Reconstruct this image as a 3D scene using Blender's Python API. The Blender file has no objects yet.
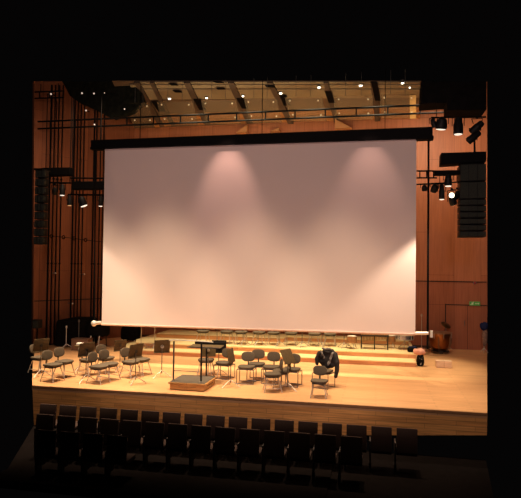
import bpy, bmesh, math, random
from mathutils import Vector, Matrix
random.seed(7)
PI = math.pi
sc = bpy.context.scene
C = sc.collection

# ---------------------------------------------------------------- camera
F, YAW, PIT, ROL, CZ = 560.0, .2046, .0292, .0112, 3.267
cy_, sy_ = math.cos(YAW), math.sin(YAW)
FW = Vector((-sy_*math.cos(PIT), cy_*math.cos(PIT), math.sin(PIT)))
R0 = Vector((cy_, sy_, 0)); U0 = R0.cross(FW)
RR = math.cos(ROL)*R0 + math.sin(ROL)*U0
UU = -math.sin(ROL)*R0 + math.cos(ROL)*U0
O = Vector((0, 0, CZ))
cam = bpy.data.cameras.new('camera'); camo = bpy.data.objects.new('camera', cam); C.objects.link(camo)
m = Matrix((RR, UU, -FW)).transposed().to_4x4(); m.translation = O
camo.matrix_world = m
cam.sensor_fit = 'HORIZONTAL'; cam.sensor_width = 36; cam.lens = 36*F/521; cam.clip_end = 200
sc.camera = camo
sc.view_settings.view_transform = 'Standard'; sc.view_settings.look = 'None'
sc.view_settings.gamma = 1; sc.view_settings.exposure = 0; sc.view_settings.use_curve_mapping = False

def ray(px, py): return FW + RR*((px-260.5)/F) - UU*((py-249)/F)
def atz(px, py, z=0.):
    d = ray(px, py); return O + d*((z-CZ)/d.z)
def aty(px, py, y):
    d = ray(px, py); return O + d*(y/d.y)
def atp(px, py, p, n):
    d = ray(px, py); return O + d*((p-O).dot(n)/d.dot(n))
# left wall runs from (-13.3,20) to (-10.85,23.7)
LW0, LW1 = Vector((-13.3, 20.0, 0)), Vector((-10.85, 23.7, 0))
LD = (LW1-LW0).normalized(); LN = Vector((LD.y, -LD.x, 0))      # towards the stage
def atl(px, py, off=0.): return atp(px, py, LW0+LN*off, LN)
CN = Vector((0, .3, 1)).normalized(); CP = Vector((0, 23.7, 9.45))
def atc(px, py, off=0.): return atp(px, py, CP-CN*off, CN)

# ---------------------------------------------------------------- materials
def mat(name, col, rough=.5, metal=0., noise=0., nscale=8., stretch=(1, 1, 1), col2=None, emit=None, es=0., bump=0., spec=.5, coat=0.):
    M = bpy.data.materials.new(name); M.use_nodes = True
    nt = M.node_tree; b = nt.nodes['Principled BSDF']
    b.inputs['Roughness'].default_value = rough; b.inputs['Metallic'].default_value = metal
    b.inputs['Specular IOR Level'].default_value = spec
    b.inputs['Base Color'].default_value = (*col, 1)
    if coat: b.inputs['Coat Weight'].default_value = coat
    if noise or col2 or bump:
        tc = nt.nodes.new('ShaderNodeTexCoord'); mp = nt.nodes.new('ShaderNodeMapping')
        mp.inputs['Scale'].default_value = stretch
        nz = nt.nodes.new('ShaderNodeTexNoise'); nz.inputs['Scale'].default_value = nscale; nz.inputs['Detail'].default_value = 4
        nt.links.new(tc.outputs['Object'], mp.inputs[0]); nt.links.new(mp.outputs[0], nz.inputs['Vector'])
        rp = nt.nodes.new('ShaderNodeValToRGB')
        a = col; c = col2 or tuple(min(1, x*(1-noise)) for x in col)
        rp.color_ramp.elements[0].position = .33; rp.color_ramp.elements[1].position = .67
        rp.color_ramp.elements[0].color = (*c, 1); rp.color_ramp.elements[1].color = (*a, 1)
        nt.links.new(nz.outputs['Fac'], rp.inputs[0]); nt.links.new(rp.outputs[0], b.inputs['Base Color'])
        if bump:
            bp = nt.nodes.new('ShaderNodeBump'); bp.inputs['Strength'].default_value = bump; bp.inputs['Distance'].default_value = .02
            nt.links.new(nz.outputs['Fac'], bp.inputs['Height']); nt.links.new(bp.outputs[0], b.inputs['Normal'])
    if emit:
        b.inputs['Emission Color'].default_value = (*emit, 1); b.inputs['Emission Strength'].default_value = es
    return M

def plank_mat(name, a, c, mortar, bw, bh, rot=(0, 0, 0), rough=.35, msize=.004, grain=.12):
    """wooden boards: brick pattern for the boards, stretched noise for the grain"""
    M = bpy.data.materials.new(name); M.use_nodes = True
    nt = M.node_tree; b = nt.nodes['Principled BSDF']; b.inputs['Roughness'].default_value = rough
    b.inputs['Specular IOR Level'].default_value = .35
    tc = nt.nodes.new('ShaderNodeTexCoord'); mp = nt.nodes.new('ShaderNodeMapping'); mp.inputs['Rotation'].default_value = rot
    nt.links.new(tc.outputs['Object'], mp.inputs[0])
    br = nt.nodes.new('ShaderNodeTexBrick'); br.inputs['Scale'].default_value = 1
    br.inputs['Color1'].default_value = (*a, 1); br.inputs['Color2'].default_value = (*c, 1); br.inputs['Mortar'].default_value = (*mortar, 1)
    br.inputs['Mortar Size'].default_value = msize; br.inputs['Brick Width'].default_value = bw; br.inputs['Row Height'].default_value = bh
    br.inputs['Bias'].default_value = 0; br.offset = .37
    nt.links.new(mp.outputs[0], br.inputs['Vector'])
    m2 = nt.nodes.new('ShaderNodeMapping'); m2.inputs['Scale'].default_value = (1.2, 22, 22)
    nt.links.new(mp.outputs[0], m2.inputs[0])
    nz = nt.nodes.new('ShaderNodeTexNoise'); nz.inputs['Scale'].default_value = 1; nz.inputs['Detail'].default_value = 3
    nt.links.new(m2.outputs[0], nz.inputs['Vector'])
    mr = nt.nodes.new('ShaderNodeMapRange'); mr.inputs[1].default_value = .3; mr.inputs[2].default_value = .7
    mr.inputs[3].default_value = 1-grain; mr.inputs[4].default_value = 1+grain
    nt.links.new(nz.outputs['Fac'], mr.inputs[0])
    mx = nt.nodes.new('ShaderNodeVectorMath'); mx.operation = 'SCALE'
    nt.links.new(br.outputs['Color'], mx.inputs[0]); nt.links.new(mr.outputs[0], mx.inputs['Scale'])
    nt.links.new(mx.outputs[0], b.inputs['Base Color'])
    return M

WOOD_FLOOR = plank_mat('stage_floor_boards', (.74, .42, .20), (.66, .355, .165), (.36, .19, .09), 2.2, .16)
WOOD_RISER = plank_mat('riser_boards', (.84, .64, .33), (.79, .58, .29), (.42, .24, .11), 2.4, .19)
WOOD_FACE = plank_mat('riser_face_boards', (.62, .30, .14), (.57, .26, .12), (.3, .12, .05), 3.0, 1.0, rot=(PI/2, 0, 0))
WOOD_FRONT = plank_mat('stage_front_boards', (.78, .39, .13), (.62, .29, .095), (.34, .165, .065), 1.1, .11, rot=(PI/2, 0, 0), grain=.25)
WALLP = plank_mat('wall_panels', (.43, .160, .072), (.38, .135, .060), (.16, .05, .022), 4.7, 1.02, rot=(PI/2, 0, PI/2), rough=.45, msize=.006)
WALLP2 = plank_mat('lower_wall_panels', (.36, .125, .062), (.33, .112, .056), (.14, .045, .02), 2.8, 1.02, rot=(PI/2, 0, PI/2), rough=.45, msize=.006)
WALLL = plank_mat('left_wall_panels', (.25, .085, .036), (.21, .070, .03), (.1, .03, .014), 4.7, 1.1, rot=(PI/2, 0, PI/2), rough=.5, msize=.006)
GROOVE = mat('groove', (.03, .012, .008), .8)
SCREENM = mat('screen_cloth', (.82, .69, .65), .95, noise=.03, nscale=.6, spec=.1)
SCREENSHADE = mat('screen_top_shade', (.55, .42, .41), .95, noise=.03)
BLACK = mat('black_paint', (.0022, .002, .0022), .7, noise=.4, spec=.12)
BLACKC = mat('black_cloth', (.008, .007, .007), .95, noise=.5, nscale=5, bump=.3, spec=.1)
BLACKG = mat('black_satin', (.009, .009, .009), .55, noise=.2, spec=.25)
GRILL = mat('speaker_grill', (.045, .052, .042), .8, noise=.6, nscale=40, spec=.2)
METALW = mat('white_metal', (.80, .76, .70), .35, metal=.3, noise=.05)
CHROME = mat('chrome', (.55, .48, .42), .45, metal=.45, noise=.1)
STEEL = mat('grey_steel', (.22, .20, .19), .4, metal=.8, noise=.15)
FABRIC = mat('grey_brown_fabric', (.135, .106, .075), .9, noise=.25, nscale=60, bump=.2, spec=.15)
FABRICD = mat('dark_grey_fabric', (.05, .045, .042), .9, noise=.25, nscale=60, bump=.2, spec=.15)
SHELL = mat('black_plastic_shell', (.02, .019, .018), .5, noise=.2)
DESK = mat('stand_desk_brown', (.135, .092, .046), .65, noise=.25, nscale=20, spec=.12)
EMBL = mat('desk_emblem_silver', (.55, .50, .44), .4, metal=.4, noise=.1)
CARPET = mat('podium_carpet', (.15, .125, .10), .95, noise=.25, nscale=50, bump=.3, spec=.1)
PODW = plank_mat('podium_boards', (.50, .27, .10), (.44, .23, .085), (.25, .12, .05), 2.5, 1.0, rot=(PI/2, 0, 0))
SEATC = mat('seat_back_cloth', (.055, .032, .028), .85, noise=.2, nscale=30, spec=.2)
SEATW = mat('seat_shell', (.012, .008, .008), .5, noise=.2)
TANP = mat('ceiling_tan_plaster', (.31, .225, .118), .8, noise=.12, nscale=2)
TAND = mat('ceiling_brown_plaster', (.15, .088, .045), .8, noise=.15, nscale=2)
BEAM = mat('ceiling_beam_brown', (.10, .062, .036), .7, noise=.2, nscale=3)
COPPER = mat('copper', (.42, .17, .06), .3, metal=1., noise=.25, nscale=6)
DRUMH = mat('drum_head', (.75, .68, .55), .6, noise=.05)
BLUECH = mat('blue_chrome', (.45, .48, .66), .2, metal=.9, noise=.1)
NAVY = mat('navy_cloth', (.02, .03, .10), .9, noise=.3, spec=.1)
PINKC = mat('pink_cloth', (.68, .33, .24), .9, noise=.15, nscale=12, bump=.3, spec=.1)
CRATEM = mat('brown_case_board', (.20, .105, .062), .6, noise=.2, nscale=6)
TANBOX = plank_mat('tan_box_boards', (.74, .52, .36), (.68, .47, .32), (.3, .15, .07), .6, .3, rot=(PI/2, 0, 0))
BARWOOD = mat('bar_wood', (.42, .19, .08), .4, noise=.35, nscale=9)
SIGNG = mat('sign_green', (.08, .32, .07), .4, emit=(.16, .42, .08), es=.10, noise=.1)
SIGNW = mat('sign_pale', (.55, .65, .4), .4, emit=(.5, .6, .3), es=.08)
REDL = mat('red_cap', (.35, .02, .015), .4, emit=(.5, .03, .02), es=.15)
PAPER = mat('paper', (.85, .82, .75), .8, noise=.03)
JACK = mat('jacket_cloth', (.028, .024, .024), .8, noise=.6, nscale=9, bump=.5, spec=.35)
JACKHL = mat('jacket_highlight', (.23, .20, .18), .55, noise=.4, nscale=9, bump=.4)
CARPF = mat('dark_auditorium_carpet', (.006, .004, .004), .95, noise=.3, spec=.05)
PINW = mat('pale_stud', (.7, .66, .62), .4)
def emis(name, col, s): return mat(name, (.8, .8, .8), .4, emit=col, es=s)
LENSW = emis('lens_white', (1., .88, .72), 1.1)
LENSH = emis('lens_bright', (1., .85, .62), 5.0)
LENSD = emis('lens_dim', (.9, .45, .15), .5)
BOLTE = mat('bolt_with_glint', (.9, .8, .6), .25, metal=.6, emit=(.9, .68, .36), es=.16)  # slight emission paints a glint on the bolts, which are no lamps
def glass():
    M = bpy.data.materials.new('canopy_glass'); M.use_nodes = True; nt = M.node_tree; nt.nodes.clear()
    o = nt.nodes.new('ShaderNodeOutputMaterial'); mx = nt.nodes.new('ShaderNodeMixShader'); t = nt.nodes.new('ShaderNodeBsdfTransparent')
    t.inputs[0].default_value = (.86, .80, .72, 1)
    p = nt.nodes.new('ShaderNodeBsdfPrincipled'); p.inputs['Base Color'].default_value = (.30, .22, .13, 1); p.inputs['Roughness'].default_value = .25
    mx.inputs[0].default_value = .16
    nt.links.new(t.outputs[0], mx.inputs[1]); nt.links.new(p.outputs[0], mx.inputs[2]); nt.links.new(mx.outputs[0], o.inputs[0])
    return M
GLASS = glass()

# ---------------------------------------------------------------- mesh helpers
class B:
    def __init__(s): s.bm = bmesh.new()
    def box(s, c, size, rot=None, bev=0.):
        M = Matrix.Translation(Vector(c)) @ (rot.to_4x4() if rot else Matrix.Identity(4)) @ Matrix.Diagonal((*size, 1))
        r = bmesh.ops.create_cube(s.bm, size=1, matrix=M)
        if bev:
            es = list({e for v in r['verts'] for e in v.link_edges})
            bmesh.ops.bevel(s.bm, geom=es, offset=bev, segments=2, affect='EDGES', profile=.6)
        return s
    def tube(s, p0, p1, r, n=8, r2=None):
        p0, p1 = Vector(p0), Vector(p1); d = p1-p0
        q = d.to_track_quat('Z', 'Y')
        bmesh.ops.create_cone(s.bm, cap_ends=True, segments=n, radius1=r, radius2=r if r2 is None else r2, depth=d.length,
                              matrix=Matrix.Translation((p0+p1)/2) @ q.to_matrix().to_4x4())
        return s
    def path(s, pts, r, n=8):
        for a, b in zip(pts[:-1], pts[1:]): s.tube(a, b, r, n)
        for p in pts[1:-1]: s.ball(p, (r, r, r), 6)
        return s
    def ball(s, c, rad, n=12, rot=None):
        M = Matrix.Translation(Vector(c)) @ (rot.to_4x4() if rot else Matrix.Identity(4)) @ Matrix.Diagonal((*rad, 1))
        bmesh.ops.create_uvsphere(s.bm, u_segments=n, v_segments=max(4, n//2+2), radius=1, matrix=M)
        return s
    def pad(s, c, size, rot=None, e1=.45, e2=.62, curve=0., n=20, fn=None):
        """rounded cushion: superellipsoid, thin axis z; e1 edge, e2 outline; curve bends it along x"""
        M = Matrix.Translation(Vector(c)) @ (rot.to_4x4() if rot else Matrix.Identity(4))
        r = bmesh.ops.create_uvsphere(s.bm, u_segments=n, v_segments=10, radius=1)
        pw = lambda a, e: math.copysign(abs(a)**e, a)
        for v in r['verts']:
            x, y, z = v.co; h = math.hypot(x, y); th = math.atan2(y, x)
            k = pw(h, e1)
            p = Vector((size[0]/2*k*pw(math.cos(th), e2), size[1]/2*k*pw(math.sin(th), e2), size[2]/2*pw(z, e1)))
            p.z += curve*(p.x/(size[0]/2))**2
            if fn: p = fn(p)
            v.co = M @ p
        return s
    def lathe(s, prof, c=(0, 0, 0), n=24, rot=None):
        M = Matrix.Translation(Vector(c)) @ (rot.to_4x4() if rot else Matrix.Identity(4))
        rings = []
        for r, z in prof:
            rings.append([s.bm.verts.new(M @ Vector((max(r, 1e-4)*math.cos(2*PI*i/n), max(r, 1e-4)*math.sin(2*PI*i/n), z))) for i in range(n)])
        for a, b in zip(rings[:-1], rings[1:]):
            for i in range(n): s.bm.faces.new((a[i], a[(i+1) % n], b[(i+1) % n], b[i]))
        s.bm.faces.new(rings[0][::-1]); s.bm.faces.new(rings[-1])
        return s
    def slab(s, pts, n):
        """polygon pts extruded by vector n"""
        n = Vector(n); a = [s.bm.verts.new(Vector(p)) for p in pts]; b = [s.bm.verts.new(Vector(p)+n) for p in pts]
        k = len(pts); s.bm.faces.new(a); s.bm.faces.new(b[::-1])
        for i in range(k): s.bm.faces.new((a[i], b[i], b[(i+1) % k], a[(i+1) % k]))
        return s
    def torus(s, c, R, r, rot=None, n=16, k=6):
        M = Matrix.Translation(Vector(c)) @ (rot.to_4x4() if rot else Matrix.Identity(4)); rings = []
        for i in range(n):
            a = 2*PI*i/n
            rings.append([s.bm.verts.new(M @ Vector(((R+r*math.cos(2*PI*j/k))*math.cos(a), (R+r*math.cos(2*PI*j/k))*math.sin(a), r*math.sin(2*PI*j/k)))) for j in range(k)])
        for i in range(n):
            a, b = rings[i], rings[(i+1) % n]
            for j in range(k): s.bm.faces.new((a[j], b[j], b[(j+1) % k], a[(j+1) % k]))
        return s
    def build(s, name, m, parent=None, smooth=True):
        bmesh.ops.recalc_face_normals(s.bm, faces=s.bm.faces)
        me = bpy.data.meshes.new(name); s.bm.to_mesh(me); s.bm.free()
        if smooth:
            for p in me.polygons: p.use_smooth = True
            me.set_sharp_from_angle(angle=math.radians(40))
        me.materials.append(m)
        o = bpy.data.objects.new(name, me); C.objects.link(o)
        if parent: o.parent = parent
        return o

def tag(o, label=None, cat=None, group=None, kind=None):
    if label: o['label'] = label
    if cat: o['category'] = cat
    if group: o['group'] = group
    if kind: o['kind'] = kind
    return o
def thing(name, label, cat, loc=(0, 0, 0), rz=0., group=None, scale=1.):
    o = bpy.data.objects.new(name, None); C.objects.link(o); o.empty_display_size = .1
    o.location = loc; o.rotation_euler = (0, 0, rz); o.scale = (scale,)*3
    return tag(o, label, cat, group)
def struct(name, b, m, parent=None):
    o = b.build(name, m, parent, smooth=False)
    if not parent: o['kind'] = 'structure'
    return o
KIDS = {}
def kids(o): return [c for c in C.objects if c.parent == o]
def dup(root, loc, rz, label, group=None, scale=1.):
    r = root.copy(); C.objects.link(r); r.location = loc; r.rotation_euler = (0, 0, rz); r.scale = (scale,)*3
    r['label'] = label
    if group: r['group'] = group
    elif 'group' in r: del r['group']
    for ch in kids(root):
        c = ch.copy(); C.objects.link(c); c.parent = r
        for g in kids(ch):
            d = g.copy(); C.objects.link(d); d.parent = c
    return r
RX = lambda a: Matrix.Rotation(a, 3, 'X')
RY = lambda a: Matrix.Rotation(a, 3, 'Y')
RZ = lambda a: Matrix.Rotation(a, 3, 'Z')
used = set()
def first_or_dup(proto, loc, rz, label, group=None, scale=1.):
    if proto.name not in used:
        used.add(proto.name); proto.location = loc; proto.rotation_euler = (0, 0, rz); proto['label'] = label; proto.scale = (scale,)*3
        if group: proto['group'] = group
        return proto
    return dup(proto, loc, rz, label, group, scale)

# ---------------------------------------------------------------- setting
SE = 13.5                              # stage edge
fl = [Vector((-8.98, SE, 0)), Vector((2.46, SE, 0)), atz(487, 351), Vector((4.32, 23.7, 0)), Vector((-10.85, 23.7, 0)), Vector((-13.3, 20, 0))]
fl[2].z = 0
struct('floor', B().slab(fl, (0, 0, -.12)), WOOD_FLOOR)
b = B().slab([(-8.97, SE, -.12), (2.46, SE, -.12), (2.45, SE, -.50), (-5.3, SE, -1.05), (-8.9, SE, -1.05)], (0, .1, 0))
o = struct('wall_stage_front', b, WOOD_FRONT)
struct('trim_1', B().box((-3.26, SE-.01, -.03), (11.42, .04, .06)), mat('stage_nosing', (.34, .17, .075), .4, noise=.2))
# dark auditorium floor
struct('floor_auditorium', B().slab([(-8.9, SE, -1.05), (2.43, SE, -1.05), (2.0, 9.8, -1.05), (-7.2, 9.8, -1.05)], (0, 0, -.08)), CARPF)
# back wall
ztop = 9.45
zr = 2.70
def xr(z): return 3.87 + (z+2.66)/(10.02+2.66)*.01
bw = B().slab([(-10.85, 23.7, zr), (4.32, 23.7, zr), (4.32, 23.7, ztop+1.3), (1.72, 23.7, ztop+1.3), (1.72, 23.7, ztop), (-10.85, 23.7, ztop)], (0, .15, 0))
struct('wall_back', bw, WALLP)
struct('wall_back_lower', B().slab([(-10.85, 23.7, 0), (4.32, 23.7, 0), (4.32, 23.7, zr), (-10.85, 23.7, zr)], (0, .15, 0)), WALLP2)
struct('trim_2', B().box((-3.26, 23.69, zr), (15.1, .03, .035)), GROOVE)
# left wall
wt = atl(34.3, 81.3), atl(108, 81.3)
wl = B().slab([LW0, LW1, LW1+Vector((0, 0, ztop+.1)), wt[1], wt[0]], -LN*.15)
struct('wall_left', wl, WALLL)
a, c = LW0+LN*.01+Vector((0, 0, 1.75)), LW1+LN*.01+Vector((0, 0, 1.75))
struct('trim_3', B().tube(a, c, .02, 6), GROOVE)
struct('baseboard_back', B().box((-3.26, 23.67, .05), (15.1, .04, .10)), mat('baseboard_dark', (.06, .025, .014), .6, noise=.2))
# door in the back wall
d = struct('door_1', B().box((3.53, 23.67, .875), (1.56, .05, 1.75)), WALLP2)
struct('door_frame', B().box((2.73, 23.655, .9), (.035, .03, 1.8)).box((3.53, 23.655, 1.77), (1.6, .03, .035)).box((3.56, 23.655, .88), (.012, .03, 1.72)), GROOVE, d)
B().tube((3.45, 23.62, .95), (3.45, 23.62, 1.15), .015).tube((3.45, 23.65, .97), (3.45, 23.62, .97), .01).build('door_handle', STEEL, d)

# ceiling: sloping plaster with beams, boards and slots (all real slabs under one plane)
ce = B().slab([atc(112, 81), atc(421, 81), Vector((1.72, 23.7, ztop)), Vector((-10.85, 23.7, ztop))], CN*.02)
CE = struct('ceiling', ce, TAND)
# beams fan out, each given by its top and bottom ends on the ceiling plane
beams = [((137, 81), (160, 122), 5), ((152, 81), (172, 122), 4), ((187, 81), (207, 122), 6), ((231, 81), (250, 122), 6), ((270, 81), (291, 122), 5.5),
         ((326, 81), (337, 122), 4.5), ((373, 81), (378, 122), 5)]
for (t, q, w) in beams:
    B().slab([atc(t[0]-w/2, t[1], .02), atc(t[0]+w/2, t[1], .02), atc(q[0]+w/2, q[1], .02), atc(q[0]-w/2, q[1], .02)], -CN*.10).build('ceiling_beam', BEAM, CE, False)
def between(i, py, side):
    if i < 0: return 128+(py-81)*.6
    if i >= len(beams): return 420
    (t, q, w) = beams[i]; x = t[0]+(q[0]-t[0])*(py-81)/41
    return x + side*(w/2+.4)
for i in range(-1, len(beams)):
    for (y0, y1) in ((81.3, 82.6), (84, 87.2), (88.4, 97.2+(7-i)*.35-1)):
        if i in (-1,) and y0 < 83: continue
        p = [atc(between(i, y0, 1), y0, .03), atc(between(i+1, y0, -1), y0, .03), atc(between(i+1, y1, -1), y1, .03), atc(between(i, y1, 1), y1, .03)]
        B().slab(p, -CN*.05).build('ceiling_board', TANP, CE, False)
for (x0, y0, x1, y1, w) in ((155, 101, 162, 111, 7), (197, 99, 203, 109.5, 7), (240, 98, 245.5, 108, 7), (283, 95, 287, 105, 6.5), (328, 91, 332, 102.5, 6.5), (374, 81.5, 378, 100, 6),
                            (172, 83, 175, 85, 7), (176, 90, 179, 92, 7), (217, 81, 220, 82.5, 8), (220, 87.5, 222, 89, 8), (269, 85, 271, 87, 8)):
    B().slab([atc(x0-w/2, y0, .14), atc(x0+w/2, y0, .14), atc(x1+w/2, y1, .14), atc(x1-w/2, y1, .14)], -CN*.03).build('ceiling_slot', BLACK, CE, False)

CW = mat('ceiling_timber', (.44, .19, .06), .5, noise=.15, nscale=2)
for i in range(-1, len(beams)):
    xa_, xb_ = between(i, 112, 1), between(i+1, 112, -1); xc_, xd_ = between(i, 121, 1), between(i+1, 121, -1)
    sk = (3-i)*1.3
    for (v0, v1) in ((0, .42), (.5, .95)):
        y0, y1 = 111+sk+v0*11, 111+sk+v1*11
        B().slab([atc(between(i, y0, 1), y0, .03), atc(between(i+1, y0, -1), y0, .03), atc(between(i+1, y1, -1), y1, .03), atc(between(i, y1, 1), y1, .03)], -CN*.05).build('ceiling_timber', CW, CE, False)
# wooden cladding fins on the wall above the screen
for (p, lab) in ((((236, 132.5), (247, 124.5), (247, 132)), 'left'), (((270, 131), (279, 127.5), (279, 130.7)), 'middle'), (((352, 127.8), (335, 119), (335, 128.5)), 'right')):
    w = [aty(x, y, 23.3) for x, y in p]
    o = B().slab(w, (0, .4, 0)).build('wall_fin', mat('fin_wood_'+lab, (.55, .25, .09), .5, noise=.2, nscale=3), None, False)
    tag(o, {'left': 'small triangular wooden fin on the wall above the screen case, left of the screen middle',
            'middle': 'lowest and smallest triangular wooden fin just above the middle of the screen case',
            'right': 'triangular wooden fin on the wall above the right part of the screen case'}[lab], 'wall fin')

# ---------------------------------------------------------------- glass canopies under the ceiling
bounds = [130, 158, 202, 245, 286, 331, 377, 420]
names = ['leftmost', 'second from left', 'third from left', 'fourth from left', 'third from right', 'second from right', 'rightmost, with a pale edge']
for i in range(7):
    x0, x1 = bounds[i]+4, bounds[i+1]-4
    Y0, Y1 = 20.6, 21.3
    top, bot = 98.5-(i-3)*1.4, 122-(i-3)*1.4
    p = [aty(x0-5 if i < 5 else x0-1, top, Y0), aty(x1-5 if i < 5 else x1, top, Y0), aty(x1, bot, Y1), aty(x0, bot, Y1)]
    ctr = (p[0]+p[1]+p[2]+p[3])/4
    t = thing('glass_canopy', 'tinted glass canopy panel under the ceiling, '+names[i], 'glass canopy', ctr, 0, 'glass canopy panels')
    nn = (p[1]-p[0]).cross(p[3]-p[0]).normalized()
    if nn.y > 0: nn = -nn
    L = [q-ctr for q in p]
    B().slab(L, nn*.02).build('glass_pane', GLASS, t, False)
    if i == 6:
        B().slab([L[1]-Vector((.22, 0, 0)), L[1], L[2], L[2]-Vector((.22, 0, 0))], nn*.05).build('edge_strip', mat('pale_edge_timber', (.42, .25, .08), .5, noise=.3, nscale=5), t, False)
    for (u, v) in ((.12, .12), (.88, .12), (.12, .72), (.88, .72)):
        q = L[0]*(1-u)*(1-v)+L[1]*u*(1-v)+L[2]*u*v+L[3]*(1-u)*v
        B().ball(q+nn*.04, (.035, .035, .035), 8).build('bolt', BOLTE, t)
    for u in (.3, .7):
        q = L[0]*(1-u)+L[1]*u; top_ = atc(*( (x0+(x1-x0)*u), 83))
        B().tube(q, q+Vector((0, 0, 9.45+.3*(23.7-(q+ctr).y)-(q+ctr).z)), .008, 5).build('suspension_rod', STEEL, t)
# ceiling downlights
for (x, y, s, lab) in [(a_, b_, c_*.72, d_) for a_, b_, c_, d_ in ((135.4, 100.3, .05, 'leftmost'), (169.5, 98.3, .075, 'second from the left'), (206.6, 97.5, .06, 'third from the left'), (243, 95.7, .06, 'fourth from the left'),
                       (280.7, 92.9, .08, 'brightest, above the screen middle'), (319, 87, .08, 'large one right of the screen middle'), (360.7, 85.2, .085, 'third from the right'), (402.6, 82.6, .07, 'at the top edge near the right end'),
                       (409.7, 87, .04, 'small one lowest at the right end'))]:
    q = atc(x, y, .10)
    t = thing('ceiling_downlight', 'lit round downlight in the tan ceiling, '+lab, 'ceiling light', q, 0, 'ceiling downlights')
    B().lathe([(s+.03, .09), (s+.03, -.0), (s+.015, -.015), (s+.005, .0)], n=16).build('trim_ring', STEEL, t)
    B().lathe([(s, .02), (s, -.03), (s*.6, -.05)], n=16).build('lens', LENSH, t)

# ---------------------------------------------------------------- projection screen
SY = 17.08
tl, tr, bl, br = [aty(x, y, SY) for x, y in ((105, 148), (416.5, 137.5), (101.7, 325), (415.3, 335))]
t = thing('projection_screen', 'huge white projection screen hanging above the stage', 'projection screen', ((bl+br)/2))
off = Vector(t.location)
P = B()
NX, NZ = 40, 24
g = []
for j in range(NZ+1):
    row = []
    for i in range(NX+1):
        u, v = i/NX, j/NZ
        p = (bl*(1-u)+br*u)*(1-v)+(tl*(1-u)+tr*u)*v
        p = p + Vector((0, .012*math.sin(u*9)*(1-v), 0))
        row.append(P.bm.verts.new(p-off))
    g.append(row)
for j in range(NZ):
    for i in range(NX): P.bm.faces.new((g[j][i], g[j][i+1], g[j+1][i+1], g[j+1][i]))
geom = bmesh.ops.extrude_face_region(P.bm, geom=P.bm.faces[:])
for v in [e for e in geom['geom'] if isinstance(e, bmesh.types.BMVert)]: v.co += Vector((0, .01, 0))
P.build('screen_fabric', SCREENM, t)
q0, q1 = aty(105, 148, SY), aty(416.5, 137.5, SY)
B().slab([q0-off+Vector((0, -.012, -.09)), q1-off+Vector((0, -.012, -.09)), q1-off+Vector((0, -.012, .02)), q0-off+Vector((0, -.012, .02))], (0, .008, 0)).build('top_shade_strip', SCREENSHADE, t, False)  # shade below the roller case, put in as a darker strip
cs = [aty(x, y, SY-.15) for x, y in ((90.8, 140.2), (433, 126.6), (432.6, 137.8), (105, 148.2), (90.8, 148.2))]
B().slab([p-off for p in cs], (0, .34, 0)).build('roller_case', BLACK, t, False)
ct0, ct1 = aty(104, 149.2, SY-.1), aty(91.5, 149.2, SY-.1)
B().box((aty(98, 148, SY)-off)+Vector((0, 0, -.03)), (.42, .28, .08)).build('end_bracket', BLACK, t, False)
B().box((aty(424.5, 138.5, SY)-off), (.5, .28, .10)).build('end_bracket', BLACK, t, False)
e0, e1 = aty(94, 323.3, SY), aty(428.5, 333.2, SY)
B().tube(e0-off, bl-off+Vector((-.0, 0, .08)), .055, 12).tube(br-off+Vector((0, 0, .05)), e1-off, .05, 12).ball(e0-off, (.1, .08, .1), 12).build('batten_end', METALW, t)
B().tube(bl-off+Vector((0, 0, .02)), br-off+Vector((0, 0, .02)), .035, 10).build('bottom_batten', mat('batten_cloth_cover', (.68, .48, .40), .8, noise=.05), t)
c0, c1 = aty(428.6, 136, SY+.0), aty(427.6, 349, SY+.0)
B().tube(c0-off, c1-off, .03, 8).build('guide_cable', BLACK, t)
B().box(e1-off+Vector((.08, 0, -.02)), (.07, .12, .19)).build('cable_clamp', METALW, t, False)
c2, c3 = aty(95.2, 147, SY), aty(94.5, 322, SY)
B().tube(c2-off, c3-off, .022, 8).build('guide_cable', BLACK, t)
for px, py in ((140, 140), (262, 136), (385, 131)):
    a = aty(px, py, SY)
    B().tube(a-off, a-off+Vector((0, 0, 1.9)), .012, 6).build('hoist_cable', BLACK, t)

# ---------------------------------------------------------------- truss over the screen
def rail_thing(name, label, p0, p1, drop, r, nposts, cat='truss', m=BLACK, hang=0., hangpos=(.5,)):
    ctr = (p0+p1)/2
    t = thing(name, label, cat, ctr)
    B().tube(p0-ctr, p1-ctr, r, 8).build('top_rail', m, t)
    if drop:
        dv = Vector((0, 0, -drop))
        B().tube(p0-ctr+dv, p1-ctr+dv, r, 8).build('bottom_rail', m, t)
        for i in range(nposts):
            q = p0.lerp(p1, (i+.5)/nposts)-ctr
            B().tube(q, q+dv, r*.8, 6).build('rail_post', m, t)
    for h in hangpos:
        if hang:
            q = p0.lerp(p1, h)-ctr
            B().tube(q, q+Vector((0, 0, hang)), r*.5, 6).build('hanging_cable', m, t)
    return t
rail_thing('lighting_truss', 'long thin black two-rail truss running across the hall above the screen', aty(38, 121.7, 19.5), aty(470, 103, 19.5), .28, .035, 15, hang=.8, hangpos=(.05, .95))
rail_thing('lighting_truss', 'short black two-rail truss at the top left corner by the wall', aty(35, 92, 19.3), aty(64, 91, 19.3), .25, .03, 3, hang=.3, hangpos=(.2, .8))

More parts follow.
